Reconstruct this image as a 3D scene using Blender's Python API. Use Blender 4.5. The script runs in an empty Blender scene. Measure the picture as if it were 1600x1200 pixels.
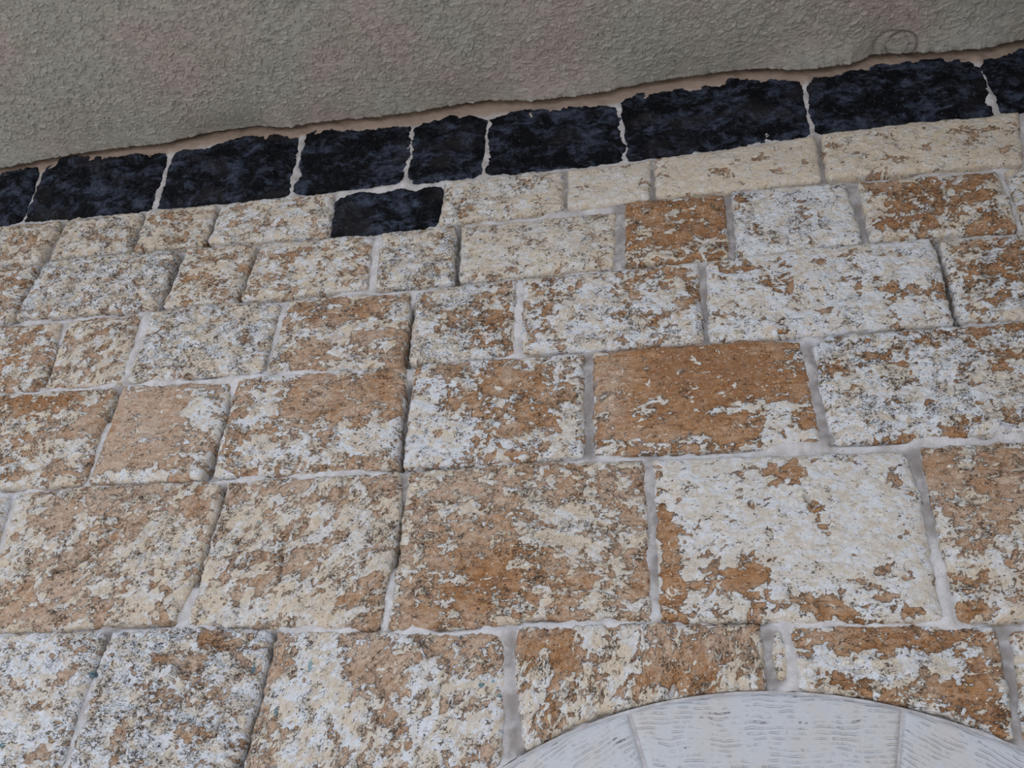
import bpy, math, random
import numpy as np
from mathutils import Matrix

# ------------------------------------------------------------------ camera
FPX = 1399.0
YAW, PITCH, ROLL = (math.radians(a) for a in (-12.897, 34.621, 3.726))
DIST, EYE = 1.5, 1.6                       # metres from the wall face, eye height
_f = np.array([math.sin(YAW)*math.cos(PITCH), math.cos(YAW)*math.cos(PITCH), math.sin(PITCH)])
_r = np.array([math.cos(YAW), -math.sin(YAW), 0.0]); _u = np.cross(_r, _f)
_c, _s = math.cos(ROLL), math.sin(ROLL)
CR, CU, CF = _c*_r+_s*_u, -_s*_r+_c*_u, _f
scn = bpy.context.scene
col = scn.collection
cam_d = bpy.data.cameras.new('camera'); cam_d.sensor_fit = 'HORIZONTAL'; cam_d.sensor_width = 36
cam_d.lens = FPX/1600*36; cam_d.clip_start = 0.02
cam = bpy.data.objects.new('camera', cam_d); col.objects.link(cam)
M = Matrix.Identity(4)
for i in range(3):
    M[i][0], M[i][1], M[i][2] = CR[i], CU[i], -CF[i]
M[0][3], M[1][3], M[2][3] = 0, -DIST, EYE
cam.matrix_world = M
scn.camera = cam

# ------------------------------------------------------------------ sky, exposure
world = bpy.data.worlds.new('sky'); scn.world = world; world.use_nodes = True
bg = world.node_tree.nodes['Background']
bg.inputs[0].default_value = (0.78, 0.87, 1.0, 1); bg.inputs[1].default_value = 1.0
sun_d = bpy.data.lights.new('sun', 'SUN'); sun_d.energy = 3.4; sun_d.angle = math.radians(6); sun_d.color = (1.0, 0.95, 0.88)
sun = bpy.data.objects.new('sun', sun_d); col.objects.link(sun)
sun.rotation_euler = (math.radians(40), 0, math.radians(-35))
vs = scn.view_settings
vs.view_transform = 'Standard'; vs.look = 'None'; vs.gamma = 1; vs.use_curve_mapping = False
vs.exposure = 0.68
scn.cycles.max_bounces = 4; scn.cycles.diffuse_bounces = 3

# ------------------------------------------------------------------ helpers
def px(x, y, plane=0.0):
    """pixel -> (X, Z) on the wall plane Y = plane"""
    d = CR*((x-800)/FPX) - CU*((y-600)/FPX) + CF
    t = (DIST+plane)/d[1]
    return (d[0]*t, EYE+d[2]*t)
def px_ceil(x, y, z):
    d = CR*((x-800)/FPX) - CU*((y-600)/FPX) + CF
    t = (z-EYE)/d[2]
    return (d[0]*t, -DIST+d[1]*t)

def _hash(ix, iy, seed):
    h = (ix.astype(np.int64)*374761393 + iy.astype(np.int64)*668265263 + seed*2147483647) & 0xffffffff
    h = ((h ^ (h >> 13))*1274126177) & 0xffffffff
    h = ((h ^ (h >> 16))*2246822519) & 0xffffffff
    return (h ^ (h >> 15)) & 0xffffffff
def perlin(x, y, seed=0):
    x0 = np.floor(x); y0 = np.floor(y); fx = x-x0; fy = y-y0
    ix = x0.astype(np.int64); iy = y0.astype(np.int64)
    def g(dx, dy):
        a = _hash(ix+dx, iy+dy, seed)*(2*math.pi/4294967296.0)
        return np.cos(a)*(fx-dx)+np.sin(a)*(fy-dy)
    u = fx*fx*fx*(fx*(fx*6-15)+10); v = fy*fy*fy*(fy*(fy*6-15)+10)
    a = g(0, 0)*(1-u)+g(1, 0)*u; b = g(0, 1)*(1-u)+g(1, 1)*u
    return (a*(1-v)+b*v)*1.5
def fbm(x, y, scale, octs, rough=0.55, seed=0):
    s = np.zeros_like(x); amp = 1; tot = 0; f = 1.0/scale
    for o in range(octs):
        s += amp*perlin(x*f+o*17.3, y*f-o*9.1, seed+o*31); tot += amp*amp; amp *= rough; f *= 2.03
    return s/math.sqrt(tot)
def sstep(a, b, x):
    t = np.clip((x-a)/(b-a), 0, 1); return t*t*(3-2*t)
def seg_dist(X, Z, pts):
    best = np.full(X.shape, 1e9)
    for (ax, az), (bx, bz) in zip(pts[:-1], pts[1:]):
        dx, dz = bx-ax, bz-az
        t = np.clip(((X-ax)*dx+(Z-az)*dz)/(dx*dx+dz*dz+1e-12), 0, 1)
        best = np.minimum(best, np.hypot(X-ax-t*dx, Z-az-t*dz))
    return best

def mesh_from(name, verts, quads, extra=None, attrs=None, smooth=True):
    """verts (n,3), quads (m,4) numpy; extra: list of ngons; attrs: {name: per-vertex floats}"""
    me = bpy.data.meshes.new(name)
    extra = extra or []
    nl = quads.size + sum(len(e) for e in extra)
    me.vertices.add(len(verts)); me.vertices.foreach_set('co', np.ascontiguousarray(verts, dtype=np.float32).ravel())
    me.loops.add(nl)
    li = np.concatenate([quads.ravel()] + [np.array(e) for e in extra]).astype(np.int32)
    me.loops.foreach_set('vertex_index', li)
    tot = np.concatenate([np.full(len(quads), 4), np.array([len(e) for e in extra], dtype=int)]).astype(np.int32)
    st = np.concatenate([[0], np.cumsum(tot)[:-1]]).astype(np.int32)
    me.polygons.add(len(tot)); me.polygons.foreach_set('loop_start', st); me.polygons.foreach_set('loop_total', tot)
    me.polygons.foreach_set('use_smooth', np.full(len(tot), smooth))
    for k, v in (attrs or {}).items():
        a = me.attributes.new(k, 'FLOAT', 'POINT'); a.data.foreach_set('value', np.ascontiguousarray(v, dtype=np.float32).ravel())
    me.update(); me.validate()
    return me
def obj(name, me, mat, parent=None, loc=None, **props):
    o = bpy.data.objects.new(name, me); col.objects.link(o)
    if mat: me.materials.append(mat)
    if loc is not None: o.location = loc
    if parent is not None: o.parent = parent
    for k, v in props.items(): o[k] = v
    return o
def grid_quads(nr, nc, flip=False):
    i = np.arange(nr*nc).reshape(nr, nc)
    q = np.stack([i[:-1, :-1], i[:-1, 1:], i[1:, 1:], i[1:, :-1]], -1).reshape(-1, 4)
    return q[:, ::-1] if flip else q

# ------------------------------------------------------------------ materials
class NT:
    def __init__(s, name):
        s.m = bpy.data.materials.new(name); s.m.use_nodes = True; s.t = s.m.node_tree
        s.b = s.t.nodes['Principled BSDF']; s.L = s.t.links.new
    def n(s, typ, **kw):
        nd = s.t.nodes.new(typ)
        for k, v in kw.items(): setattr(nd, k, v)
        return nd
    def put(s, sock, v):
        if hasattr(v, 'is_linked'): s.L(v, sock)
        elif isinstance(v, (tuple, list)) and len(v) == 3 and sock.type == 'RGBA': sock.default_value = (*v, 1)
        else: sock.default_value = v
    def math(s, op, a, b=0.0, c=None, clamp=False):
        nd = s.n('ShaderNodeMath', operation=op, use_clamp=clamp)
        s.put(nd.inputs[0], a); s.put(nd.inputs[1], b)
        if c is not None: s.put(nd.inputs[2], c)
        return nd.outputs[0]
    def mix(s, f, a, b, mode='MIX'):
        nd = s.n('ShaderNodeMix', data_type='RGBA', blend_type=mode)
        s.put(nd.inputs[0], f); s.put(nd.inputs[6], a); s.put(nd.inputs[7], b)
        return nd.outputs[2]
    def step(s, x, a, b, lo=0.0, hi=1.0):
        nd = s.n('ShaderNodeMapRange', interpolation_type='SMOOTHSTEP')
        s.put(nd.inputs[0], x); nd.inputs[1].default_value = a; nd.inputs[2].default_value = b
        nd.inputs[3].default_value = lo; nd.inputs[4].default_value = hi
        return nd.outputs[0]
    def noise(s, vec, scale, detail=4, rough=0.55, dist=0.0):
        nd = s.n('ShaderNodeTexNoise'); s.put(nd.inputs['Vector'], vec)
        nd.inputs['Scale'].default_value = scale; nd.inputs['Detail'].default_value = detail
        nd.inputs['Roughness'].default_value = rough; nd.inputs['Distortion'].default_value = dist
        return nd.outputs[0]
    def attr(s, name):
        return s.n('ShaderNodeAttribute', attribute_name=name).outputs['Fac']
    def coords(s, scale=(1, 1, 1)):
        g = s.n('ShaderNodeNewGeometry'); r = s.n('ShaderNodeObjectInfo')
        a = s.n('ShaderNodeVectorMath', operation='MULTIPLY_ADD')
        s.L(r.outputs['Random'], a.inputs[0]); a.inputs[1].default_value = (37, 11, 53)
        s.L(g.outputs['Position'], a.inputs[2])
        m = s.n('ShaderNodeVectorMath', operation='MULTIPLY'); s.L(a.outputs[0], m.inputs[0]); m.inputs[1].default_value = scale
        return m.outputs[0]
    def turned(s, vec, angle, scale):
        rt = s.n('ShaderNodeVectorRotate', rotation_type='Y_AXIS'); s.L(vec, rt.inputs['Vector']); s.put(rt.inputs['Angle'], angle)
        m = s.n('ShaderNodeVectorMath', operation='MULTIPLY'); s.L(rt.outputs[0], m.inputs[0]); m.inputs[1].default_value = scale
        return m.outputs[0]
    def bump(s, h, dist, strength=1.0, normal=None):
        nd = s.n('ShaderNodeBump'); s.put(nd.inputs['Height'], h); nd.inputs['Distance'].default_value = dist
        nd.inputs['Strength'].default_value = strength
        if normal is not None: s.L(normal, nd.inputs['Normal'])
        return nd.outputs[0]
    def done(s, colr, rough=0.9, normal=None, spec=0.25):
        s.put(s.b.inputs['Base Color'], colr); s.put(s.b.inputs['Roughness'], rough)
        s.b.inputs['Specular IOR Level'].default_value = spec
        if normal is not None: s.L(normal, s.b.inputs['Normal'])
        return s.m

def limestone():
    t = NT('weathered_limestone'); P = t.coords(); ang = t.attr('grain_angle'); PF = t.turned(P, ang, (.82, 1, 1.18))
    flk, hue, pit, cool = (t.attr(k) for k in ('flake', 'hue', 'pit', 'cool'))
    n1 = t.noise(PF, 85, 4, .55, .8); n2 = t.noise(P, 330, 3, .6, .3)
    c1 = t.math('SUBTRACT', n1, .5); c2 = t.math('SUBTRACT', n2, .5)
    busy = t.attr('busy'); v = t.math('MULTIPLY_ADD', t.math('MULTIPLY', c1, t.math('MULTIPLY_ADD', busy, 2.6, 3.0)), 1.0, flk); v = t.math('MULTIPLY_ADD', c2, 1.3, v)
    m = t.step(v, -.14, .14)
    # brown weathered rind
    nb = t.noise(P, 14, 4, .6, .4); ns = t.noise(t.turned(P, ang, (.35, 1, 2.4)), 60, 5, .65, .8)
    hv = t.math('MULTIPLY_ADD', t.math('SUBTRACT', nb, .5), 1.3, hue)
    hv = t.math('MULTIPLY_ADD', t.math('SUBTRACT', ns, .5), 1.0, hv)
    r = t.n('ShaderNodeValToRGB'); t.put(r.inputs[0], hv); e = r.color_ramp.elements
    e[0].position = 0; e[0].color = (.45, .345, .285, 1); e[1].position = 1; e[1].color = (.25, .092, .020, 1)
    x = e.new(.3); x.color = (.42, .285, .21, 1); x = e.new(.6); x.color = (.36, .205, .12, 1); x = e.new(.82); x.color = (.33, .145, .045, 1)
    grain = t.noise(P, 600, 2, .6)
    brown = t.mix(t.step(grain, .3, .75, 0, .4), r.outputs[0], (.60, .46, .34))
    brown = t.mix(t.math('MULTIPLY', t.step(ns, .52, .72, 0, .65), t.step(hue, .2, .8, .5, 1)), brown, (.13, .065, .035))
    nw = t.noise(PF, 60, 6, .68, .7)
    brown = t.mix(t.math('MULTIPLY', t.step(nw, .42, .66), t.step(hue, 1.0, .35, .2, .8)), brown, (.60, .48, .385))
    # pale flakes in overlapping sheets, cream to bluish white
    nc = t.noise(PF, 30, 4, .55, .6); nd = t.noise(PF, 70, 3, .5, .5)
    vr = t.math('MULTIPLY_ADD', busy, .35, .2); cv = t.math('MULTIPLY_ADD', t.math('SUBTRACT', t.step(nc, .44, .54), .5), vr, cool)
    cv = t.math('MULTIPLY_ADD', t.step(nd, .46, .53), .3, t.math('SUBTRACT', cv, .15))
    r2 = t.n('ShaderNodeValToRGB'); t.put(r2.inputs[0], cv); e = r2.color_ramp.elements
    e[0].position = .05; e[0].color = (.62, .525, .42, 1); e[1].position = .95; e[1].color = (.66, .68, .735, 1)
    x = e.new(.35); x.color = (.60, .535, .465, 1); x = e.new(.62); x.color = (.63, .59, .56, 1); x = e.new(.8); x.color = (.66, .65, .66, 1)
    ntan = t.noise(PF, 62, 5, .62, .6)
    pale = t.mix(t.math('MULTIPLY', t.step(ntan, .54, .66, 0, .6), busy), r2.outputs[0], (.50, .385, .30))
    c = t.mix(m, brown, pale)
    # chips and specks of white left on the rind
    ch = t.noise(PF, 52, 4, .55, .7); chm = t.step(ch, .635, .65)
    c = t.mix(t.math('MULTIPLY', chm, .9), c, (.74, .70, .645))
    sp = t.noise(P, 210, 2, .5); c = t.mix(t.step(sp, .66, .70, 0, .85), c, (.76, .70, .62))
    # dirt plus painted crevice shade in pits, curled cracks and under flake rims
    clu = t.noise(P, 24, 3, .6)
    cl = t.math('MULTIPLY_ADD', t.math('SUBTRACT', pit, .55), .45, clu); cl = t.math('MULTIPLY_ADD', t.math('SUBTRACT', busy, 1), .10, cl)
    vo = t.noise(PF, 175, 3, .6, 1.2); vv = t.math('MULTIPLY_ADD', t.math('SUBTRACT', cl, .5), .30, vo)
    pm = t.step(vv, .59, .65)
    wn = t.noise(PF, 95, 3, .5, 1.0); ln = t.step(t.math('ABSOLUTE', t.math('SUBTRACT', wn, .5)), .006, .022, 1, 0)
    ln = t.math('MULTIPLY', ln, t.step(cl, .48, .57))
    rim = t.math('MULTIPLY', t.step(v, -.8, -.15), t.step(v, .05, .25, 1, 0))
    rn = t.step(t.noise(P, 60, 3, .6), .42, .56)
    c = t.mix(t.math('MULTIPLY', t.math('MULTIPLY', rim, rn), .6), c, (.11, .07, .045))
    c = t.mix(t.math('MULTIPLY', ln, .75), c, (.10, .07, .055))
    c = t.mix(t.math('MULTIPLY', pm, .85), c, (.085, .066, .056))
    c = t.mix(t.step(t.math('MULTIPLY_ADD', c2, .8, t.attr('fleck')), .45, .7, 0, .75), c, (.12, .27, .33))
    hgt = t.math('MULTIPLY_ADD', m, .8, t.math('MULTIPLY', c1, 1.4)); hgt = t.math('MULTIPLY_ADD', chm, .4, hgt)
    hgt = t.math('MULTIPLY_ADD', pm, -1.0, hgt); hgt = t.math('MULTIPLY_ADD', ln, -.7, hgt); hgt = t.math('MULTIPLY_ADD', grain, .25, hgt)
    return t.done(c, .92, t.bump(hgt, .005, 1.0), .2)

def basalt():
    t = NT('black_basalt'); P = t.coords((.8, 1, 1.15))
    n1 = t.noise(P, 18, 5, .66, .6); n2 = t.noise(P, 80, 4, .6, .3); n3 = t.noise(P, 8, 2, .5)
    a = t.math('MULTIPLY_ADD', t.math('SUBTRACT', n2, .5), .45, n1)
    c = t.mix(t.step(a, .43, .72), (.0012, .0018, .0042), (.056, .070, .112))
    c = t.mix(t.math('MULTIPLY', t.step(n3, .53, .65), .5), c, (.026, .024, .029))
    c = t.mix(t.step(t.noise(P, 260, 2, .6), .66, .72, 0, .6), c, (.20, .21, .24))
    h = t.math('MULTIPLY_ADD', n1, 1.6, n2)
    return t.done(c, .75, t.bump(h, .010, 1.0), .15)

def mortar():
    t = NT('pale_lime_mortar'); P = t.coords()
    n1 = t.noise(P, 30, 5, .6, .3); n2 = t.noise(P, 240, 3, .6)
    c = t.mix(t.step(n1, .35, .7), (.64, .63, .66), (.48, .455, .46))
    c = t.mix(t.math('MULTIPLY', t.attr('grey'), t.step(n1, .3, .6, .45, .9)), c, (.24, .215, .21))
    c = t.mix(t.step(n2, .55, .75, 0, .5), c, (.33, .29, .27))
    c = t.mix(t.attr('rosy'), c, t.mix(n1, (.36, .28, .235), (.25, .195, .165)))
    h = t.math('MULTIPLY_ADD', n2, .6, n1)
    return t.done(c, .95, t.bump(h, .004, .8), .15)

def dressed():
    t = NT('combed_white_limestone'); P = t.coords()
    n1 = t.noise(P, 12, 4, .55, .3); n2 = t.noise(P, 160, 4, .6, .4); mask = t.attr('pit'); n3 = t.noise(P, 38, 3, .6, .4)
    w = t.math('SINE', t.math('MULTIPLY', t.attr('across'), 2*math.pi/.0082))
    groove = t.math('MULTIPLY', t.step(w, .0, -.95), t.step(n3, .42, .66))
    c = t.mix(t.step(n1, .35, .7), (.50, .52, .565), (.51, .495, .505))
    c = t.mix(t.step(n2, .55, .8, 0, .35), c, (.40, .385, .38))
    pm = t.math('MULTIPLY', t.math('MULTIPLY', t.step(n2, .46, .54), t.step(w, -.2, -.7)), t.step(mask, .25, .75))
    c = t.mix(t.math('MULTIPLY', pm, .75), c, (.12, .115, .12))
    h = t.math('MULTIPLY_ADD', groove, -1.0, t.math('MULTIPLY', n2, .4)); h = t.math('MULTIPLY_ADD', pm, -.7, h)
    return t.done(c, .9, t.bump(h, .0026, .9), .2)

def stucco():
    t = NT('scratched_stucco'); P = t.coords()
    n1 = t.noise(P, 3.2, 4, .55, .3); n2 = t.noise(P, 420, 3, .6); n3 = t.noise(P, 7, 3, .5)
    c = t.mix(t.step(n1, .4, .65), (.325, .33, .315), (.35, .315, .31))
    c = t.mix(t.step(n3, .5, .7, 0, .5), c, (.32, .33, .305))
    c = t.mix(t.step(n2, .5, .8, 0, .3), c, (.20, .19, .175))
    c = t.mix(t.math('MULTIPLY', t.attr('mark'), .7), c, (.085, .08, .08))
    wn = t.noise(P, 125, 2, .5, 1.6); w = t.step(t.math('ABSOLUTE', t.math('SUBTRACT', wn, .5)), .0, .06, 1, 0)
    w = t.math('MULTIPLY', w, t.step(t.noise(P, 48, 2, .5), .42, .56))
    return t.done(c, .95, t.bump(t.math('MULTIPLY_ADD', n2, .9, w), .0010, .8), .15)

def plain(name, c1, c2, scale):
    t = NT(name); P = t.coords(); n = t.noise(P, scale, 6, .6)
    return t.done(t.mix(t.step(n, .35, .65), c1, c2), .9, t.bump(n, .004, .6), .2)

MAT = dict(lime=limestone(), basalt=basalt(), mortar=mortar(), dressed=dressed(), stucco=stucco())

# ------------------------------------------------------------------ layout read off the photograph
# name, top points, bottom points (both left to right), options
ST = []
def S(key, top, bot, L=(), R=(), op=None, w=.34, kind='lime', cov=.6, hue=.5, pit=.4, cool=.5, ang=0., st=1.3, rough=1., proud=0., label=None):
    ST.append(dict(key=key, top=top, bot=bot, L=L, R=R, op=op, w=w, kind=kind, cov=cov, hue=hue, pit=pit, cool=cool,
                   ang=ang, st=st, rough=rough, proud=proud, label=label))
BAND = dict(kind='basalt')
S('B0', [(0,268),(30,261),(57,258)], [(0,346),(26,341)], op='L', w=.25, **BAND)
S('B1', [(74,254),(92,246),(122,241),(190,238),(257,235)], [(37,340),(140,332),(234,324)], R=[(247,285)], **BAND)
S('B2', [(275,233),(330,225),(385,210),(430,206),(463,213)], [(247,322),(350,311),(447,302)], **BAND)
S('B3', [(480,208),(500,197),(560,196),(600,194),(638,193)], [(457,299),(530,293),(627,284)], R=[(640,225)], **BAND)
S('B4', [(650,200),(664,187),(700,178),(735,175),(757,186)], [(637,283),(690,277),(748,270)], **BAND)
S('B5', [(768,184),(800,171),(880,163),(930,160),(961,166)], [(762,267),(870,258),(969,246)], R=[(967,195),(971,222)], **BAND)
S('B6', [(973,157),(1000,142),(1070,132),(1141,119),(1202,117),(1248,123)], [(981,245),(1060,235),(1263,207)], R=[(1257,172)], **BAND)
S('B7', [(1265,121),(1320,111),(1357,99),(1435,88),(1516,88)], [(1275,204),(1400,194),(1549,177)], R=[(1533,112)], **BAND)
S('B8', [(1536,90),(1560,82),(1600,72)], [(1566,171),(1600,166)], op='R', w=.3, **BAND)
S('B9', [(534,302),(600,296),(684,288)], [(520,366),(597,361),(676,348)], L=[(526,315)], R=[(687,314)], kind='basalt',
  label='lone black basalt block set into the pale course below the black band')
# first pale course
S('A0', [(0,352),(50,347),(93,343)], [(0,409),(57,405)], op='L', cov=.62, hue=.45, cool=.35)
S('A1', [(102,342),(160,336),(222,329)], [(72,401),(140,395),(198,387)], cov=.74, hue=.3, cool=.42, pit=.6)
S('A2', [(228,328),(280,323),(336,318)], [(206,387),(260,383),(317,378)], cov=.66, hue=.55, cool=.4)
S('A3', [(343,319),(430,310),(520,302)], [(325,377),(420,371),(514,364)], R=[(521,325)], cov=.74, hue=.45, cool=.5, st=1.2)
S('A5', [(694,282),(790,272),(878,263)], [(684,346),(790,335),(881,321)], rough=0.8, cov=.84, hue=.5, cool=.5, pit=.5)
S('A6', [(886,263),(950,257),(1017,248)], [(886,321),(950,315),(1015,305)], rough=0.6, cov=.86, hue=.4, cool=.42, pit=.3)
S('A7', [(1023,246),(1150,231),(1274,210)], [(1024,304),(1150,293),(1284,278)], cov=.88, hue=.55, cool=.28, pit=.25, rough=0.5)
S('A8', [(1282,209),(1420,193),(1594,174)], [(1293,276),(1450,262),(1600,250)], rough=0.7, cov=.84, hue=.5, cool=.22, pit=.35)
S('A9', [(1604,172),(1640,168)], [(1609,249),(1640,246)], op='R', cov=.6)
# second course
S('L0', [(0,418),(54,413)], [(0,499),(12,496)], op='L', w=.3, cov=.6, hue=.5)
S('L1', [(71,406),(170,397),(274,391)], [(22,495),(130,487),(242,478)], R=[(262,432)], cov=.76, hue=.25, cool=.62, pit=0.62, rough=1.5)
S('L2', [(290,386),(340,383),(398,381)], [(251,477),(300,472),(364,466)], cov=.6, hue=.5, cool=.4)
S('L3', [(408,380),(490,374),(581,367)], [(373,466),(470,457),(574,445)], cov=.68, hue=.5, cool=.5)
S('L4', [(595,364),(650,357),(711,350)], [(585,446),(650,441),(708,436)], cov=.78, hue=.35, cool=.6, pit=.6)
S('L5', [(720,352),(840,340),(964,328)], [(716,436),(840,424),(960,410)], rough=0.75, cov=.84, hue=.4, cool=.42, pit=.45)
S('L6', [(974,313),(1050,307),(1131,302)], [(976,409),(1060,404),(1140,396)], cov=.16, hue=.88, cool=.4, label='rusty orange limestone block with white flakes along its bottom edge')
S('L7', [(1143,298),(1230,291),(1322,284)], [(1151,397),(1250,387),(1350,375)], rough=0.75, cov=.87, hue=.6, cool=.8, pit=.55)
S('L8', [(1341,284),(1450,274),(1559,266)], [(1361,372),(1480,363),(1593,352)], R=[(1578,310)], cov=.42, hue=.8, cool=.4, ang=12)
S('L9', [(1571,262),(1600,258)], [(1602,352),(1630,350)], op='R', cov=.62, hue=.6)
# third course
S('M0', [(0,509),(50,506),(94,502)], [(0,609),(61,604)], R=[(79,556)], op='L', w=.28, cov=.5, hue=.55)
S('M1', [(106,500),(160,495),(216,491)], [(68,603),(120,599),(188,594)], cov=.58, hue=.4, cool=.4, ang=35)
S('M2', [(233,487),(300,475),(371,471),(437,474)], [(195,592),(300,585),(409,577)], cov=.8, hue=.5, cool=.55, pit=0.58, rough=1.3)
S('M3', [(449,470),(540,459),(639,455)], [(414,578),(520,573),(626,569)], R=[(638,495)], cov=.46, hue=.5, cool=.5, st=2.2)
S('M4', [(649,456),(705,444),(807,435)], [(637,564),(720,558),(803,549)], cov=.72, hue=.55, cool=.6, pit=.55)
S('M5', [(816,433),(965,419),(1091,407)], [(813,548),(950,539),(1101,529)], cov=.66, hue=.62, cool=.68)
S('M6', [(1104,405),(1280,386),(1454,369)], [(1107,529),(1300,515),(1492,500)], R=[(1470,415)], rough=0.8, cov=.8, hue=.7, cool=.75, ang=-8)
S('M7', [(1468,374),(1530,369),(1600,364)], [(1500,497),(1600,493)], op='R', cov=.64, hue=.65, cool=.65)
# fourth course
S('N0', [(0,616),(90,610),(178,605)], [(0,758),(60,756),(127,754)], R=[(160,650)], op='L', w=.42, cov=.42, hue=.55, cool=0.4)
S('N1', [(189,602),(270,598),(356,596)], [(135,751),(220,748),(310,744)], R=[(348,650)], rough=0.65, cov=.16, hue=.32, cool=.65)
S('N2', [(368,592),(500,580),(632,572)], [(330,741),(480,735),(620,727)], cov=.3, hue=.5, cool=.6)
S('N3', [(644,575),(670,567),(790,559),(911,551)], [(628,728),(770,720),(912,710)], cov=.44, hue=.6, cool=.7)
S('N4', [(926,550),(1060,537),(1190,529),(1253,531)], [(927,707),(1100,699),(1286,688)], cov=.15, hue=.8, cool=.6, st=3.2, rough=0.65,
  label='smooth orange-brown limestone block with layered grain')
S('N5', [(1271,540),(1296,524),(1482,510),(1600,501)], [(1298,688),(1450,680),(1600,671)], op='R', w=.12, cov=.7, hue=.75, cool=.7, pit=0.5)
# fifth course
S('P0', [(0,776),(13,774)], [(-60,980),(-45,978)], op='L', cov=.6)
S('P1', [(22,770),(125,761),(312,750),(340,757)], [(-35,984),(60,982),(150,972),(268,968)], R=[(339,775),(326,828),(299,902)], cov=.4, hue=.36, cool=0.34, ang=25)
S('P2', [(353,754),(400,748),(535,743),(622,738)], [(291,972),(440,976),(592,978)], R=[(625,780),(617,840),(601,912)], cov=.52, hue=.42, cool=0.36, ang=40, st=1.8, rough=1.3)
S('P3', [(638,738),(800,723),(1006,720)], [(604,978),(700,976),(800,969),(845,958),(900,966),(1020,966)], cov=.38, hue=.48, cool=0.36, rough=1.2)
S('P4', [(1020,719),(1200,713),(1414,705)], [(1031,966),(1250,968),(1476,968)], R=[(1440,775),(1458,880)], cov=0.88, hue=.6, cool=0.62, pit=0.42, rough=0.52,
  label='large pale limestone block with brown patches along its left edge')
S('P5', [(1438,700),(1520,694),(1600,689)], [(1496,966),(1600,964)], op='R', w=.2, cov=.48, hue=.5, cool=0.42)
# sixth course, over the arch
S('Q0', [(0,994),(80,989),(156,987)], [(30,1262),(68,1262)], R=[(146,1032),(115,1115)], op='L', w=.3, cov=.74, hue=.35, cool=.75, pit=0.5, rough=1.3)
S('Q1', [(171,986),(320,979),(419,987)], [(82,1258),(220,1256),(345,1254)], R=[(416,1010),(398,1100)], cov=.68, hue=.4, cool=.75, pit=0.62, rough=2.2)
S('Q2', [(431,988),(600,987),(786,987)], [(362,1254),(560,1248),(740,1240)], L=[(420,1030),(404,1090)], R=[(789,1050),(782,1185)], cov=.42, hue=.38, cool=0.58, ang=45)
S('Q3', [(804,982),(900,978),(1020,975),(1186,976)], [(818,1170),(875,1138),(932,1112),(1012,1092),(1097,1079),(1194,1074)], L=[(803,1070),(812,1130)], R=[(1196,1030)], cov=0.52, hue=.55, cool=0.4, ang=78, st=1.8)
S('Q4', [(1211,990),(1222,992)], [(1215,1053),(1229,1055)], L=[(1208,1020)], R=[(1232,1022)], cov=.6, hue=.5, cool=.4, label='thin sliver of limestone wedged between two blocks above the arch')
S('Q5', [(1233,979),(1400,977),(1558,979)], [(1248,1073),(1325,1079),(1382,1088),(1450,1105),(1525,1129),(1586,1154)], R=[(1574,1060)], cov=0.6, hue=.66, cool=.62)
S('Q6', [(1583,988),(1600,987)], [(1690,1232),(1720,1232)], L=[(1592,1060),(1604,1150),(1630,1188)], op='R', w=.25, cov=.6, hue=.5)

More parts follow.
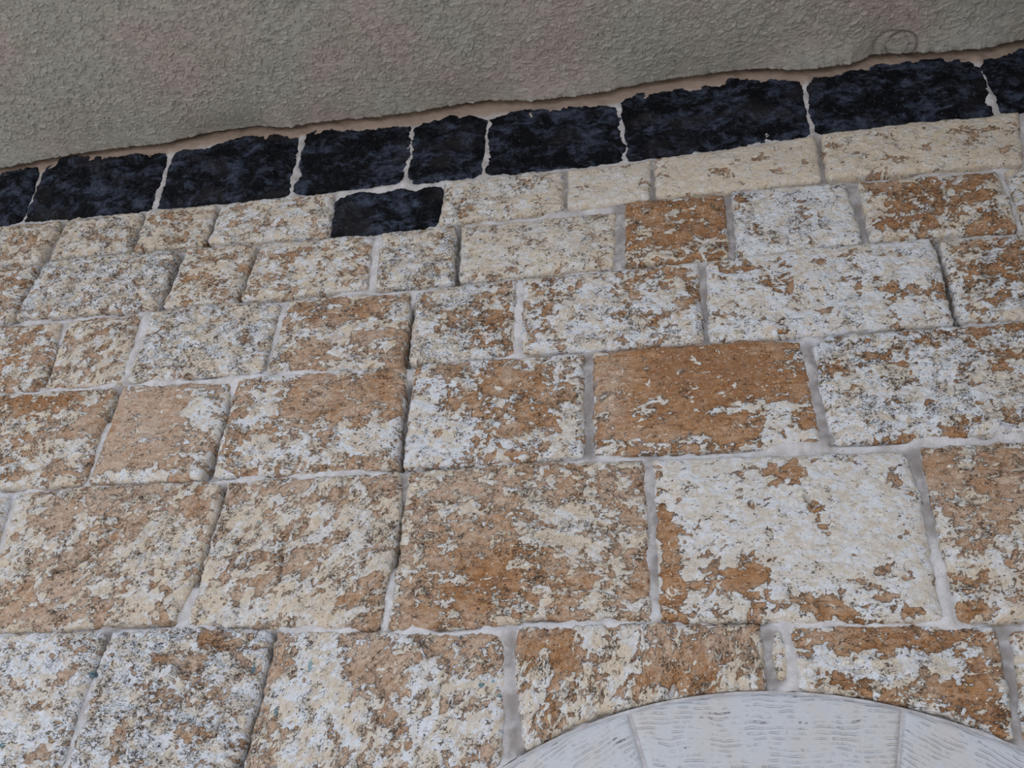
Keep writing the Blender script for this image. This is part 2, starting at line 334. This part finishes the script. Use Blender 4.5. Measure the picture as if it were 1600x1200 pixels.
# patches (pixel centre, radii, pale +/rind -, extra rust)
BL = [(955,590,30,45,.3,-.4),(30,370,35,20,-.8,.2),(60,375,25,18,-.6,.2),(280,335,30,14,-1.2,.4),(390,345,30,18,-.5,-.1),(40,440,30,40,-.4,.3),(315,425,40,35,-.9,.2),(450,395,40,16,-1.3,.3),
 (285,435,12,30,-.6,.4),(720,315,12,30,-.9,.3),(1085,272,60,8,-.8,.2),(1180,355,12,10,-1.5,.2),(1155,308,20,9,-2,.3),(1200,302,20,8,-1,.3),
 (1050,395,70,10,2.2,0),(1010,380,30,18,1.2,0),(1100,375,20,14,.9,0),(1440,340,120,12,-.6,.2),(1400,365,50,8,1.8,0),(1440,300,40,14,-.6,.2),(1350,320,14,40,1.4,0),
 (530,484,85,20,-1.5,.15),(540,545,75,14,-.8,.1),(540,512,80,9,1.3,0),(435,515,20,40,1.0,0),(572,531,12,12,-.6,-.5),(762,497,45,30,-2.6,.25),(700,540,50,20,1.0,0),
 (850,470,30,40,-1.0,.1),(1040,428,70,13,-1.2,.1),(930,495,50,35,.8,0),(1080,470,20,40,-.7,.2),(1205,440,30,18,-1.4,.3),(1180,425,20,20,-.8,.2),(1430,465,40,20,-.8,.1),(1240,500,90,12,.5,0),
 (1550,450,60,50,-.5,.2),(1590,420,30,60,-.7,.2),(150,520,40,16,-.8,.2),(170,540,20,20,-.7,.3),(30,545,30,30,-.6,.2),
 (70,625,80,16,-1.2,.5),(40,660,30,20,1.0,0),(110,640,30,14,1.5,0),(130,680,40,30,-1.0,-.2),(40,710,60,30,.3,0),(110,710,60,12,1.5,0),
 (322,645,28,34,3.0,0),(235,740,95,8,2.4,0),(240,650,60,50,-1.0,-.1),(175,665,10,18,-.5,.5),
 (412,635,26,46,2.2,0),(470,705,140,22,1.9,0),(570,680,70,20,1.2,0),(590,610,50,35,-1.4,.25),(500,630,60,50,-1.0,.0),
 (660,650,22,70,1.7,0),(700,695,60,22,1.9,0),(830,640,60,60,-1.2,.15),(760,600,60,30,-.8,.1),(880,580,30,20,1.2,0),(885,670,20,50,1.4,0),(870,715,40,12,1.3,0),
 (1060,560,100,22,-1.5,.3),(1200,665,50,30,1.8,0),(1230,640,30,30,1.0,0),(1010,570,10,16,1.8,0),(950,640,12,30,.9,-.4),(1090,685,30,12,2.2,0),(960,695,40,12,1.3,0),(1150,600,80,40,-.8,.3),
 (1330,565,50,12,-1.2,.1),(1430,600,60,25,.6,0),(1420,650,70,14,.8,0),(1560,640,60,20,.4,0),(1500,520,80,8,-1.5,.2),(1540,545,50,20,-.6,.1),(1330,620,50,30,.4,0),
 (15,795,40,40,2.4,0),(10,860,25,30,1.0,0),(110,845,14,26,2.2,0),(270,850,55,45,1.5,0),(200,930,60,30,.9,0),(60,930,50,30,-1.2,.1),(150,790,110,20,-1.0,-.1),(310,790,25,20,-1.0,.3),(30,890,40,20,.8,0),
 (430,760,60,20,-.6,.0),(550,810,25,14,2.0,0),(400,880,80,20,-.3,0),(340,945,60,25,1.2,0),(390,820,30,20,1.2,0),(560,860,40,40,.5,0),(570,940,40,20,-.7,.2),(600,770,22,22,-.4,.1),
 (760,900,65,45,-1.3,.45),(885,830,45,26,1.8,0),(930,850,20,30,1.2,0),(720,760,90,30,-.3,-.2),(680,900,40,40,.5,0),(950,920,60,30,-.5,.1),(840,930,25,25,1.5,0),(660,950,50,20,-.3,.1),
 (1045,885,18,75,-3.2,.2),(1032,790,10,40,-2.6,.2),(1145,915,48,28,-2.6,.15),(1180,890,30,20,-1.2,.1),(1290,945,45,14,-2.2,.1),(1220,735,40,18,-2.4,.1),(1260,775,14,26,-2.2,.2),(1325,715,22,12,-2.6,0),
 (1370,935,35,22,-2.0,.1),(1180,820,60,20,-.7,0),(1470,900,8,40,-2,0),(1300,800,100,50,.8,0),
 (1510,745,70,45,-1.8,.05),(1570,790,40,30,-.6,0),(1540,860,60,30,.7,0),(1480,870,15,40,.8,0),(1530,925,50,20,-.3,.2),
 (105,1055,14,22,-2.2,.1),(60,1020,50,14,-.5,0),(30,1110,40,60,.3,0),(330,1000,30,16,-2.4,.5),(245,1035,18,16,-1.4,.3),(200,1050,20,50,1.2,0),(340,1150,50,30,-.8,.1),(280,1080,60,20,-.5,0),
 (500,1050,26,50,2.4,0),(550,1100,40,20,1.6,0),(445,1100,30,24,1.6,0),(460,1170,40,20,1.5,0),(540,1170,25,30,1.5,0),(620,1000,20,16,1.3,0),(655,1050,14,20,1.6,0),(760,1090,50,40,1.5,0),(700,1150,90,40,1.2,0),(600,1040,60,50,-1.2,0),(720,1030,70,40,-1.0,-.1),
 (850,1010,45,45,-1.6,.1),(885,1060,20,50,-1.2,.15),(835,1090,20,70,.8,0),(950,1020,30,30,.4,0),(1060,1060,60,14,-1.5,.25),(1140,1010,50,30,-1.0,0),(985,1010,10,40,1.6,0),(855,1130,14,30,-1.4,.2),(940,1090,60,12,.4,0),
 (1370,1000,85,22,-2.2,.2),(1260,1050,20,20,.4,0),(1530,1030,40,50,-1.6,.15),(1350,1040,70,14,1.6,0),(1290,1065,60,10,-1.2,.3),(1420,1085,40,20,-1.0,.1),(1540,1120,40,22,-1.0,.1),(1470,1030,25,40,1.0,0)]
BLW = [(*px(x, y), rx, ry, d, h) for x, y, rx, ry, d, h in BL]
CRACK = [([(178,842),(150,860),(115,884),(85,894)],.010,.0032),([(158,832),(187,824)],.006,.002),([(437,908),(441,872)],.008,.0028),([(765,668),(775,655),(792,642)],.006,.002),
         ([(585,1140),(590,1118)],.006,.002),([(682,1088),(688,1070)],.005,.002),([(538,590),(582,575)],.005,.002),([(50,737),(105,712)],.006,.0025),([(535,745),(533,775)],.006,.0025),
         ([(1048,1083),(1052,1068)],.010,.004),([(1270,792),(1258,775)],.006,.003),([(230,855),(215,885)],.006,.0025),([(650,1000),(700,1030),(700,1050)],.004,.0018)]
CRACKW = [([px(*p) for p in c], d, w) for c, d, w in CRACK]
FLECK = [(95,893,6,3),(752,1070,5,4),(770,1064,3,3),(779,1084,4,3),(484,1040,4,9),(434,872,4,3),(404,815,4,3),(396,1045,4,8),(140,1050,5,5),(85,1005,4,2),(430,1112,4,6),(3,1165,6,4)]
FLECKW = [(*px(x, y), a, b) for x, y, a, b in FLECK]
MM = 0.00135                                                  # metres per photograph pixel on the wall, roughly

DARKJ = [[(98,344),(60,410),(17,492)],[(277,393),(246,478)],[(403,382),(369,467)],[(338,325),(320,381)],[(184,604),(165,645)],[(356,630),(316,738)],
         [(641,480),(630,560)],[(716,352),(712,432)],[(637,600),(622,722)],[(346,762),(330,830),(305,900)],[(163,990),(145,1040)],[(423,992),(398,1100),(370,1195)],
         [(84,545),(66,592)],[(1461,375),(1495,495)],[(622,790),(610,870)],[(225,333),(203,385)]]
FLUSH = [[(530,298),(632,288)],[(345,746),(620,732),(800,723),(910,714),(1200,694),(1600,676)],[(280,976),(430,983),(795,984),(1020,971),(1480,971)],[(228,488),(192,594)],
         [(0,612),(190,597),(600,572)],[(1016,720),(1026,962)],[(1428,706),(1486,960)],[(810,440),(808,548)],[(1262,540),(1292,685)],[(1225,980),(1238,1072)],[(795,990),(800,1190)],
         [(590,368),(580,445)],[(969,318),(970,410)],[(265,235),(240,323)],[(471,213),(452,300)],[(646,200),(632,284)],[(763,188),(756,268)],[(968,165),(975,245)],[(1257,122),(1269,206)],[(1525,90),(1558,176)]]
WP = lambda seg: [px(*p) for p in seg]
VERTJ = [[(920,555),(921,705)],[(1263,545),(1290,680)],[(1016,722),(1026,930)],[(1198,985),(1208,1060)],[(1570,985),(1592,1140)],[(794,1000),(800,1180)],[(968,320),(968,405)],[(1098,412),(1104,528)],[(1332,286),(1356,372)],[(1137,304),(1146,396)],[(1428,710),(1460,830)],[(628,745),(610,880)],[(1019,250),(1020,303)],[(884,266),(884,318)],[(1280,215),(1288,274)]]
VERTW = [WP(s) for s in VERTJ]
DARKW = [WP(s) for s in DARKJ]; FLUSHW = [WP(s) for s in FLUSH]

EDGE = [(0,263),(60,251),(115,241),(160,234),(250,225),(330,206),(400,197),(455,199),(480,193),(540,186),(600,182),(640,176),(680,169),(720,163),(770,156),(830,158),(900,150),(940,144),(1000,131),(1060,121),(1140,111),(1200,107),(1250,110),(1330,100),(1365,85),(1430,83),(1530,77),(1600,61)]
LIP = -0.012
EDGEW = np.array([px(x, y, LIP) for x, y in EDGE])
ZC = float(EDGEW[:, 1].mean())+.004                           # soffit height
X0, X1 = -3.1, 1.2                                            # built length of the wall
def edge_z(x):
    return np.interp(x, np.concatenate([[X0, EDGEW[0, 0]-.25], EDGEW[:, 0], [EDGEW[-1, 0]+.25, X1]]), np.concatenate([[ZC, ZC], EDGEW[:, 1], [ZC, ZC]]))

# arch: circle through the outer rim as seen
AP = np.array([px(*p) for p in [(825,1175),(875,1146),(932,1120),(1012,1098),(1097,1085),(1190,1080),(1250,1080),(1325,1086),(1382,1095),(1450,1113),(1525,1138),(1592,1163)]])
_A = np.c_[2*AP, np.ones(len(AP))]; _sol = np.linalg.lstsq(_A, (AP**2).sum(1), rcond=None)[0]
AX, AZ = _sol[0], _sol[1]; AR = math.sqrt(_sol[2]+AX*AX+AZ*AZ)
ATH = 0.27                                                    # depth of the ring of arch stones

# ------------------------------------------------------------------ the setting: mortared wall, soffit, ground
def lines(a, b, fa, fb, fine, coarse):
    out = [np.arange(a, fa, coarse), np.arange(fa, fb, fine), np.arange(fb, b+coarse, coarse)]
    return np.concatenate(out)
def build_wall():
    xs = lines(X0, X1, -2.0, 1.0, .0052, .03); zs = np.concatenate([np.arange(0, 1.85, .04), np.arange(1.85, ZC+.045, .0052)])
    X, Z = np.meshgrid(xs, zs)
    y = .0150 - .004*fbm(X, Z, .06, 4, .55, 5) - .0015*fbm(X, Z, .012, 2, .5, 9)
    for s in FLUSHW: y -= .0085*np.exp(-(seg_dist(X, Z, s)/.016)**2)
    grey = np.zeros_like(X)
    for s in DARKW+VERTW: grey = np.maximum(grey, np.exp(-(seg_dist(X, Z, s)/.02)**2))
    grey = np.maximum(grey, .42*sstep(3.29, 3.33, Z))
    for s in DARKW: y += .032*np.exp(-(seg_dist(X, Z, s)/.012)**2)
    crk = sstep(-.25, .35, fbm(X, Z, .13, 3, .5, 15))
    for st_ in ST:                                            # shrinkage cracks under the blocks
        if st_['kind'] != 'lime': continue
        bp = [(a, b-.004) for a, b in WP(st_['bot'])]; ax = [p[0] for p in bp]; az = [p[1] for p in bp]
        i0, i1 = np.searchsorted(xs, [min(ax)-.02, max(ax)+.02]); j0, j1 = np.searchsorted(zs, [min(az)-.02, max(az)+.02])
        if i1-i0 < 2 or j1-j0 < 2: continue
        w_ = (slice(j0, j1), slice(i0, i1))
        y[w_] += .017*crk[w_]*np.exp(-(seg_dist(X[w_], Z[w_], bp)/.0042)**2)
    ez = edge_z(X); y -= .010*sstep(.05, .012, ez-Z)
    rosy = sstep(.042, .022, ez-Z+.006*fbm(X, Z, .04, 2, .5, 3))
    V = np.stack([X, y, Z], -1).reshape(-1, 3); q = grid_quads(*X.shape)
    up = V[:, 2] > AZ; dx, dz = V[:, 0]-AX, V[:, 2]-AZ; rr = np.where(up, np.hypot(dx, dz), np.abs(dx))
    k = np.where(np.abs(rr-AR) < np.where(V[:, 2] > 1.85, .0038, .016), (AR+.0006)/np.maximum(rr, 1e-6), 1.0)   # neat edge round the arch
    V[:, 0] = AX+dx*k; V[:, 2] = np.where(up, AZ+dz*k, V[:, 2])
    hole = ((rr*k) < AR)[q].any(1)
    me = mesh_from('wall_front', V, q[~hole], attrs=dict(rosy=rosy, grey=grey))
    return obj('wall_front', me, MAT['mortar'], kind='structure', category='wall',
               label='weathered stone block wall with pale mortar joints and a black band on top')
wall = build_wall()

def build_ceiling():
    fine = .0018
    xs = lines(X0, X1, -2.2, 1.0, fine, .02)
    ys = -np.concatenate([np.arange(-LIP, .58, fine), np.arange(.58, 1.75, .03)])
    X, Y = np.meshgrid(xs, ys)
    h = np.zeros_like(X)                                      # + = proud of the soffit (downwards)
    rng = np.random.default_rng(4)
    nst = 26000
    for k in range(nst):
        cx = rng.uniform(-2.2, 1.0); cy = -rng.uniform(.012, .62)
        near = math.exp(-(abs(cy))/.07)
        a0 = rng.normal(0, .35) if rng.random() < .35+.5*near else rng.uniform(0, math.pi)
        ln = rng.uniform(.0025, .008); cur = rng.normal(0, 90); wd = rng.uniform(.0011, .0017)
        amp = rng.uniform(.0016, .0036)*(1-.5*near)
        if rng.random() < .45: amp = -amp*.9
        ts = np.linspace(-ln, ln, 5); aa = a0+cur*ts
        px_ = cx+np.cumsum(np.cos(aa))*(ts[1]-ts[0]); py_ = cy+np.cumsum(np.sin(aa))*(ts[1]-ts[0])
        m = .006
        i0, i1 = np.searchsorted(xs, [px_.min()-m, px_.max()+m]); j0, j1 = np.searchsorted(-ys, [-py_.max()-m, -py_.min()+m])
        if i1-i0 < 2 or j1-j0 < 2: continue
        d = seg_dist(X[j0:j1, i0:i1], Y[j0:j1, i0:i1], list(zip(px_, py_)))
        h[j0:j1, i0:i1] += amp*np.exp(-(d/wd)**2)
    h = np.clip(h, -.0038, .0040)
    h += .0022*fbm(X, Y, .18, 3, .5, 21) + .0007*fbm(X, Y, .02, 3, .6, 22)
    mark = np.zeros_like(X)
    for cxp, cyp, rp, a0, a1, dk in [(1408,68,23,-2.6,2.9,1.),(603,166,18,-.4,2.4,.25),(1040,106,17,-.6,1.6,.35),(1392,70,26,1.6,3.9,.45)]:
        c = px_ceil(cxp, cyp, ZC); e = px_ceil(cxp+rp, cyp, ZC); R = math.hypot(e[0]-c[0], e[1]-c[1])
        dx, dy = X-c[0], Y-c[1]; rr = np.hypot(dx, dy); an = np.arctan2(dy, dx)
        w = np.exp(-((rr-R)/.0035)**2)*(sstep(a0-.3, a0+.2, an)*sstep(a1+.3, a1-.2, an) if a1 < 3.3 else 1)
        h -= .003*w; mark = np.maximum(mark, dk*w)
    h[-Y < .2] += 0
    ez = edge_z(X); bl = np.exp(-((-Y+LIP)/.055)**1.5)
    Zs = ZC*(1-bl)+ez*bl+.006*fbm(X, Y*0, .03, 4, .65, 8)*np.exp(-((-Y+LIP)/.010)) - h*(1-.4*bl)
    V = np.stack([X, Y, Zs], -1)
    top = V[0].copy(); top[:, 1] = LIP+.004; top[:, 2] += .03   # rolled edge back up against the wall
    V = np.concatenate([top[None], V], 0)
    mark = np.concatenate([mark[:1]*0, mark], 0)
    q = grid_quads(V.shape[0], V.shape[1], flip=False)
    me = mesh_from('ceiling', V.reshape(-1, 3), q, attrs=dict(mark=mark))
    o = obj('ceiling', me, MAT['stucco'], kind='structure', category='ceiling', label='grey-beige scratched stucco soffit above the stone wall')
    return o
ceiling = build_ceiling()

def slab(name, x0, x1, y0, y1, z0, z1, mat, **p):
    v = np.array([(x, y, z) for z in (z0, z1) for y in (y0, y1) for x in (x0, x1)], float)
    q = np.array([(0,2,3,1),(4,5,7,6),(0,1,5,4),(2,6,7,3),(0,4,6,2),(1,3,7,5)])
    return obj(name, mesh_from(name, v, q, smooth=False), mat, **p)
slab('floor', -14, 14, -14, .9, -.12, 0, plain('pale_paving', (.47, .435, .39), (.38, .35, .31), 3), kind='structure', category='floor', label='pale paving in front of the stone wall')
slab('wall_back', X0, X1, .33, .45, 0, ZC+.35, plain('rough_render', (.30, .27, .24), (.24, .22, .2), 5), kind='structure', category='wall', label='rendered wall core behind the stone facing')
slab('wall_right_added', X1, X1+.25, -1.74, .45, 0, ZC+.3, MAT['stucco'], kind='structure', category='wall', label='unseen stucco side wall added to shade the right end')  # unseen wall, added so the light falls off toward the right
slab('ceiling_slab', X0, X1, -1.74, .45, ZC+.05, ZC+.30, MAT['stucco'], parent=ceiling)

# ------------------------------------------------------------------ the stones
def polyline(pts, n):
    p = np.array(pts, float); d = np.r_[0, np.cumsum(np.hypot(*(p[1:]-p[:-1]).T))]
    t = np.linspace(0, d[-1], n)
    return np.c_[np.interp(t, d, p[:, 0]), np.interp(t, d, p[:, 1])]

def stone_mesh(name, top, bot, left, right, res, kind, seed, cov=.6, hue=.5, pit=.4, cool=.5, ang=0., st=1.6, rough=1., proud=0., patches=True, corner=.012, grow=.0044):
    """a block face on the wall plane from its four (X,Z) edge polylines, with relief and returns back into the wall"""
    W = max(np.hypot(*(np.array(top[-1])-top[0])), np.hypot(*(np.array(bot[-1])-bot[0])))
    Hh = max(np.hypot(*(np.array(top[0])-bot[0])), np.hypot(*(np.array(top[-1])-bot[-1])))
    nu = max(6, int(W/res)+1); nv = max(6, int(Hh/res)+1)
    T, B = polyline(top, 200), polyline(bot, 200); Lf, Rt = polyline([bot[0]]+list(left)[::-1]+[top[0]], 200), polyline([bot[-1]]+list(right)[::-1]+[top[-1]], 200)
    u, v = np.meshgrid(np.linspace(0, 1, nu), np.linspace(0, 1, nv))
    # rounded corners in parameter space
    ru, rv = min(.45, corner/W), min(.45, corner/Hh)
    a = np.clip(1-np.minimum(u, 1-u)/ru, 0, 1); b = np.clip(1-np.minimum(v, 1-v)/rv, 0, 1)
    a2 = a*np.sqrt(1-b*b/2); b2 = b*np.sqrt(1-a*a/2)
    u = np.where(a > 0, np.where(u < .5, (1-a2)*ru, 1-(1-a2)*ru), u); v = np.where(b > 0, np.where(v < .5, (1-b2)*rv, 1-(1-b2)*rv), v)
    def at(P, t):
        k = t*(len(P)-1); return np.stack([np.interp(k, np.arange(len(P)), P[:, 0]), np.interp(k, np.arange(len(P)), P[:, 1])], -1)
    U, Vv = u[..., None], v[..., None]
    P = at(B, u)*(1-Vv)+at(T, u)*Vv+at(Lf, v)*(1-U)+at(Rt, v)*U
    P -= (1-U)*(1-Vv)*B[0]+U*(1-Vv)*B[-1]+(1-U)*Vv*T[0]+U*Vv*T[-1]
    P += (np.stack([2*u-1, 2*v-1], -1))*np.array({'basalt': (.0100, .0030), 'dressed': (0, 0)}.get(kind, (grow*.2, grow)))
    du, dv = np.minimum(u, 1-u)*W, np.minimum(v, 1-v)*Hh
    d = np.minimum(du, dv)
    # ragged outline
    wob = np.exp(-d/.02)
    wa = .0009 if kind == 'dressed' else .0036
    X = P[..., 0]+wob*wa*fbm(P[..., 0], P[..., 1], .035, 4, .6, seed+1)
    Z = P[..., 1]+wob*wa*fbm(P[..., 0], P[..., 1], .035, 4, .6, seed+2)
    if kind != 'dressed':                                     # blocks are cut to fit round the arch
        ddx, ddz = X-AX, Z-AZ; q_ = np.where(Z > AZ, np.hypot(ddx, ddz), np.abs(ddx)); lim = AR+.0013
        k_ = np.where(q_ < lim, lim/np.maximum(q_, 1e-6), 1.0)
        X = AX+ddx*k_; Z = np.where(Z > AZ, AZ+ddz*k_, Z)
    ca, sa = math.cos(math.radians(ang)), math.sin(math.radians(ang))
    A = (X*ca+Z*sa)/st; C = (-X*sa+Z*ca)
    attrs = {}; busy = min(1.0, max(.0, (rough-.45)/.55))
    low = fbm(X, Z, .16, 3, .5, seed+3)
    if kind == 'lime':
        wx = fbm(X, Z, .03, 2, .5, seed+40)*.010; wz = fbm(X, Z, .03, 2, .5, seed+41)*.010
        n1 = fbm(A+wx, C+wz, .05, 4, .85, seed+4)*2.5
        bias = 2.1*(cov-.5)*1.6
        hu = np.full_like(X, hue)+.16*fbm(X, Z, .12, 2, .5, seed+5); extra = np.zeros_like(X)
        if patches:
            for bx, bz, rx, ry, dl, dh in BLW:
                r2 = ((X-bx)/(rx*MM))**2+((Z-bz)/(ry*MM*1.25))**2
                if r2.min() > 4: continue
                g = np.exp(-r2*.9); extra += (dl if dl > 0 else .8*dl)*.95*g; hu += dh*g
        smear = np.exp(-d/.007)*sstep(-.2, .6, fbm(X, Z, .09, 3, .6, seed+60))*2.6
        flake = n1+bias+extra+smear+.15
        relief = sstep(-.5, .5, flake)
        grit = fbm(A, C, .016, 3, .6, seed+6)
        pn = fbm(X, Z, .022, 3, .6, seed+7); pits = sstep(.55-.35*pit, .95-.25*pit, pn)
        h = .004*low+.0026*relief+.0018*rough*grit+.0012*rough*fbm(X, Z, .007, 2, .6, seed+8)-.0028*pits*rough
        ter = fbm(A*.8, C, .045, 3, .6, seed+9); h += .0035*rough*(np.floor(ter*3.0)/3.0)
        fl = np.zeros_like(X)
        if patches:
            for cw, dp, wd_ in CRACKW:
                h -= 2.2*dp*np.exp(-(seg_dist(X, Z, cw)/wd_)**2)
            for fx_, fz_, a_, b_ in FLECKW:
                fl = np.maximum(fl, np.exp(-((X-fx_)/(a_*MM))**2-((Z-fz_)/(b_*MM*1.25))**2))
        attrs = dict(fleck=fl, flake=flake, hue=hu, grain_angle=np.full_like(X, math.radians(ang)), busy=np.full_like(X, busy), pit=np.clip(pit+.25*pn, 0, 1), cool=np.full_like(X, cool)+.0*X)
        E, r = .0095, .005
    elif kind == 'basalt':
        g2 = fbm(X, Z, .05, 4, .62, seed+4); h = .004*low+.006*g2+.006*(np.floor(fbm(X, Z, .07, 3, .6, seed+9)*3)/3)+.001*fbm(X, Z, .008, 2, .5, seed+5)
        E, r = .0095, .005
    else:                                                     # dressed arch stone, combed along the chord
        ph = C+.005*fbm(X, Z, .06, 3, .5, seed+4)
        h = .0010*low+.0004*fbm(X, Z, .01, 2, .6, seed+6)
        attrs = dict(across=ph, pit=np.clip(sstep(.25, 1.0, fbm(A, C, .035, 4, .85, seed+7)), 0, 1))
        E, r = .009, .003
    h += proud
    y = -(h-E*np.exp(-d/r)-(.0035 if kind != 'dressed' else .0)*np.exp(-d/.03))
    V = np.stack([X, y, Z], -1); n = nu*nv
    i = np.arange(n).reshape(nv, nu)
    ring = np.concatenate([i[0, :], i[1:, -1], i[-1, -2::-1], i[-2:0:-1, 0]])
    V = V.reshape(-1, 3); back = V[ring].copy(); back[:, 1] = .09
    cen = np.array([V[:, 0].mean(), 0, V[:, 2].mean()])
    q = grid_quads(nv, nu); k = len(ring); j = np.arange(k); jn = (j+1) % k
    side = np.stack([ring[jn], ring[j], n+j, n+jn], -1)
    av = {kk: np.concatenate([a_.ravel(), a_.ravel()[ring]]) for kk, a_ in attrs.items()}
    me = mesh_from(name, np.concatenate([V, back])-cen, np.concatenate([q, side]), extra=[list((n+j)[::-1])], attrs=av)
    return me, cen

NAMES = dict(lime='limestone_block', basalt='basalt_block')
rnd = random.Random(7)
ends = {}
for i, s in enumerate(ST):
    top, bot, L, R = WP(s['top']), WP(s['bot']), WP(s['L']), WP(s['R'])
    if s['op'] == 'L':
        x = min(top[0][0], bot[0][0], top[-1][0]-.05)-s['w']*.6
        top = [(x, top[0][1])]+top; bot = [(x, bot[0][1])]+bot; ends[s['key'][0]+'L'] = (x, bot[0][1], top[0][1], s['kind'])
    if s['op'] == 'R':
        x = max(top[-1][0], bot[-1][0])+s['w']*.6
        top = top+[(x, top[-1][1])]; bot = bot+[(x, bot[-1][1])]; ends[s['key'][0]+'R'] = (x, bot[-1][1], top[-1][1], s['kind'])
    me, cen = stone_mesh(NAMES[s['kind']], top, bot, L, R, .0032, s['kind'], 100+i*97, s['cov'], s['hue'], s['pit'], s['cool'], s['ang'], s['st'], s['rough'], s['proud']+rnd.uniform(-.002, .003))
    o = obj(NAMES[s['kind']], me, MAT[s['kind']], wall, cen)
    if s['label']: o['label'] = s['label']

def rect_stone(x0, x1, z0, z1, kind, seed, xl=None, xr=None):
    """coarse block for the wall beyond the photograph; xl/xr give slanted ends (x at bottom, x at top)"""
    g = .004
    xl = xl or (x0, x0); xr = xr or (x1, x1)
    me, cen = stone_mesh(NAMES[kind], [(xl[1]+g, z1-g), (xr[1]-g, z1-g)], [(xl[0]+g, z0+g), (xr[0]-g, z0+g)], [], [], .012, kind, seed,
                         cov=rnd.uniform(.35, .8), hue=rnd.uniform(.35, .75), cool=rnd.uniform(.4, .75), patches=False)
    obj(NAMES[kind], me, MAT[kind], wall, cen)
sd = 20000
for key, (x, zb, zt, kind) in ends.items():
    while (x > X0+.12) if key[1] == 'L' else (x < X1-.12):
        w = rnd.uniform(.22, .44); sd += 61
        if key[1] == 'L':
            a = max(X0, x-w); a = X0 if a-X0 < .12 else a
            rect_stone(a, x-.004, zb, zt, kind, sd); x = a
        else:
            a = min(X1, x+w); a = X1 if X1-a < .12 else a
            rect_stone(x+.004, a, zb, zt, kind, sd); x = a
# courses below the photograph, down to the ground on both sides of the arch
zt = ends['QL'][1]-.006; nrow = 6; hrow = zt/nrow
def arch_half(z):
    return AR+.012 if z < AZ else math.sqrt(max(0, (AR+.012)**2-(z-AZ)**2))
for r in range(nrow):
    z1 = zt-r*hrow; z0 = z1-hrow
    hw0, hw1 = arch_half(z0), arch_half(z1)
    x = X0
    while x < AX-hw0-.02:
        w = rnd.uniform(.3, .55); sd += 61
        if x+w > AX-hw0-.2: rect_stone(x, 0, z0, z1, 'lime', sd, xr=(AX-hw0, AX-hw1)); break
        rect_stone(x, x+w, z0, z1, 'lime', sd); x += w
    x = X1
    while x > AX+hw0+.02:
        w = rnd.uniform(.3, .55); sd += 61
        if x-w < AX+hw0+.2: rect_stone(0, x, z0, z1, 'lime', sd, xl=(AX+hw0, AX+hw1)); break
        rect_stone(x-w, x, z0, z1, 'lime', sd); x -= w

# ------------------------------------------------------------------ arch of dressed stone
arch = bpy.data.objects.new('stone_arch', None); col.objects.link(arch); arch.location = (AX, 0, 0); arch.empty_display_size = .1
arch['label'] = 'smooth white combed limestone arch at the foot of the rough blocks'; arch['category'] = 'arch'
def arch_stone(name, top, bot, left, right, res, seed, ang):
    me, cen = stone_mesh('arch_stone', top, bot, left, right, res, 'dressed', seed, ang=ang, st=3.0, corner=.004, proud=-.003, grow=0.)
    me.materials.append(MAT['dressed'])
    o = bpy.data.objects.new('arch_stone', me); col.objects.link(o); o.parent = arch; o.location = cen-np.array([AX, 0, 0])
j1, j2 = px(982, 1112), px(1412, 1102)
t1 = math.atan2(j1[1]-AZ, j1[0]-AX); t2 = math.atan2(j2[1]-AZ, j2[0]-AX); stp = t1-t2
angs = [t1, t2]
while angs[0]+stp*.55 < math.pi: angs.insert(0, min(math.pi, angs[0]+stp) if math.pi-angs[0]-stp > .15 else math.pi)
while angs[-1]-stp*.55 > 0: angs.append(angs[-1]-stp if angs[-1]-stp > .15 else 0.0)
def pol(r, t): return (AX+r*math.cos(t), AZ+r*math.sin(t))
for k, (ta, tb) in enumerate(zip(angs[:-1], angs[1:])):
    g = .0012/AR; tt = np.linspace(ta-g, tb+g, 14)
    out = [pol(AR-.003, t) for t in tt]; inn = [pol(AR-ATH, t) for t in tt]
    mid = math.degrees((ta+tb)/2)-90
    arch_stone('arch_stone', out, inn, [], [], .0032 if .6 < (ta+tb)/2 < 2.6 else .01, 5000+k*77, mid)
nj = max(1, round(AZ/.42))
for sgn in (-1, 1):
    for k in range(nj):
        z0, z1 = AZ*k/nj+.003, AZ*(k+1)/nj-.003
        xa, xb = sorted((AX+sgn*(AR-.004), AX+sgn*(AR-ATH)))
        arch_stone('arch_stone', [(xa, z1), (xb, z1)], [(xa, z0), (xb, z0)], [], [], .012, 6000+k*31+sgn, 0)

# bed of mortar behind the joints of the arch
ts = np.linspace(-.35, math.pi+.35, 160); rs = np.linspace(AR-ATH+.012, AR+.0003, 14)
RR, TT = np.meshgrid(rs, ts); inarc = (TT >= 0) & (TT <= math.pi)
tcl = np.clip(TT, 0, math.pi); XX = RR*np.cos(tcl); ZZ = AZ+RR*np.sin(tcl)
ZZ = np.where(inarc, ZZ, AZ-np.abs(TT-tcl)/.35*(AZ-.01))
YY = .0095+.0012*fbm(XX, ZZ, .03, 3, .5, 77)
me = mesh_from('mortar_bed', np.stack([XX, YY, ZZ], -1).reshape(-1, 3), grid_quads(*RR.shape, flip=True), attrs=dict(rosy=XX*0, grey=XX*0+.4))
me.materials.append(MAT['mortar'])
o = bpy.data.objects.new('mortar_bed', me); col.objects.link(o); o.parent = arch
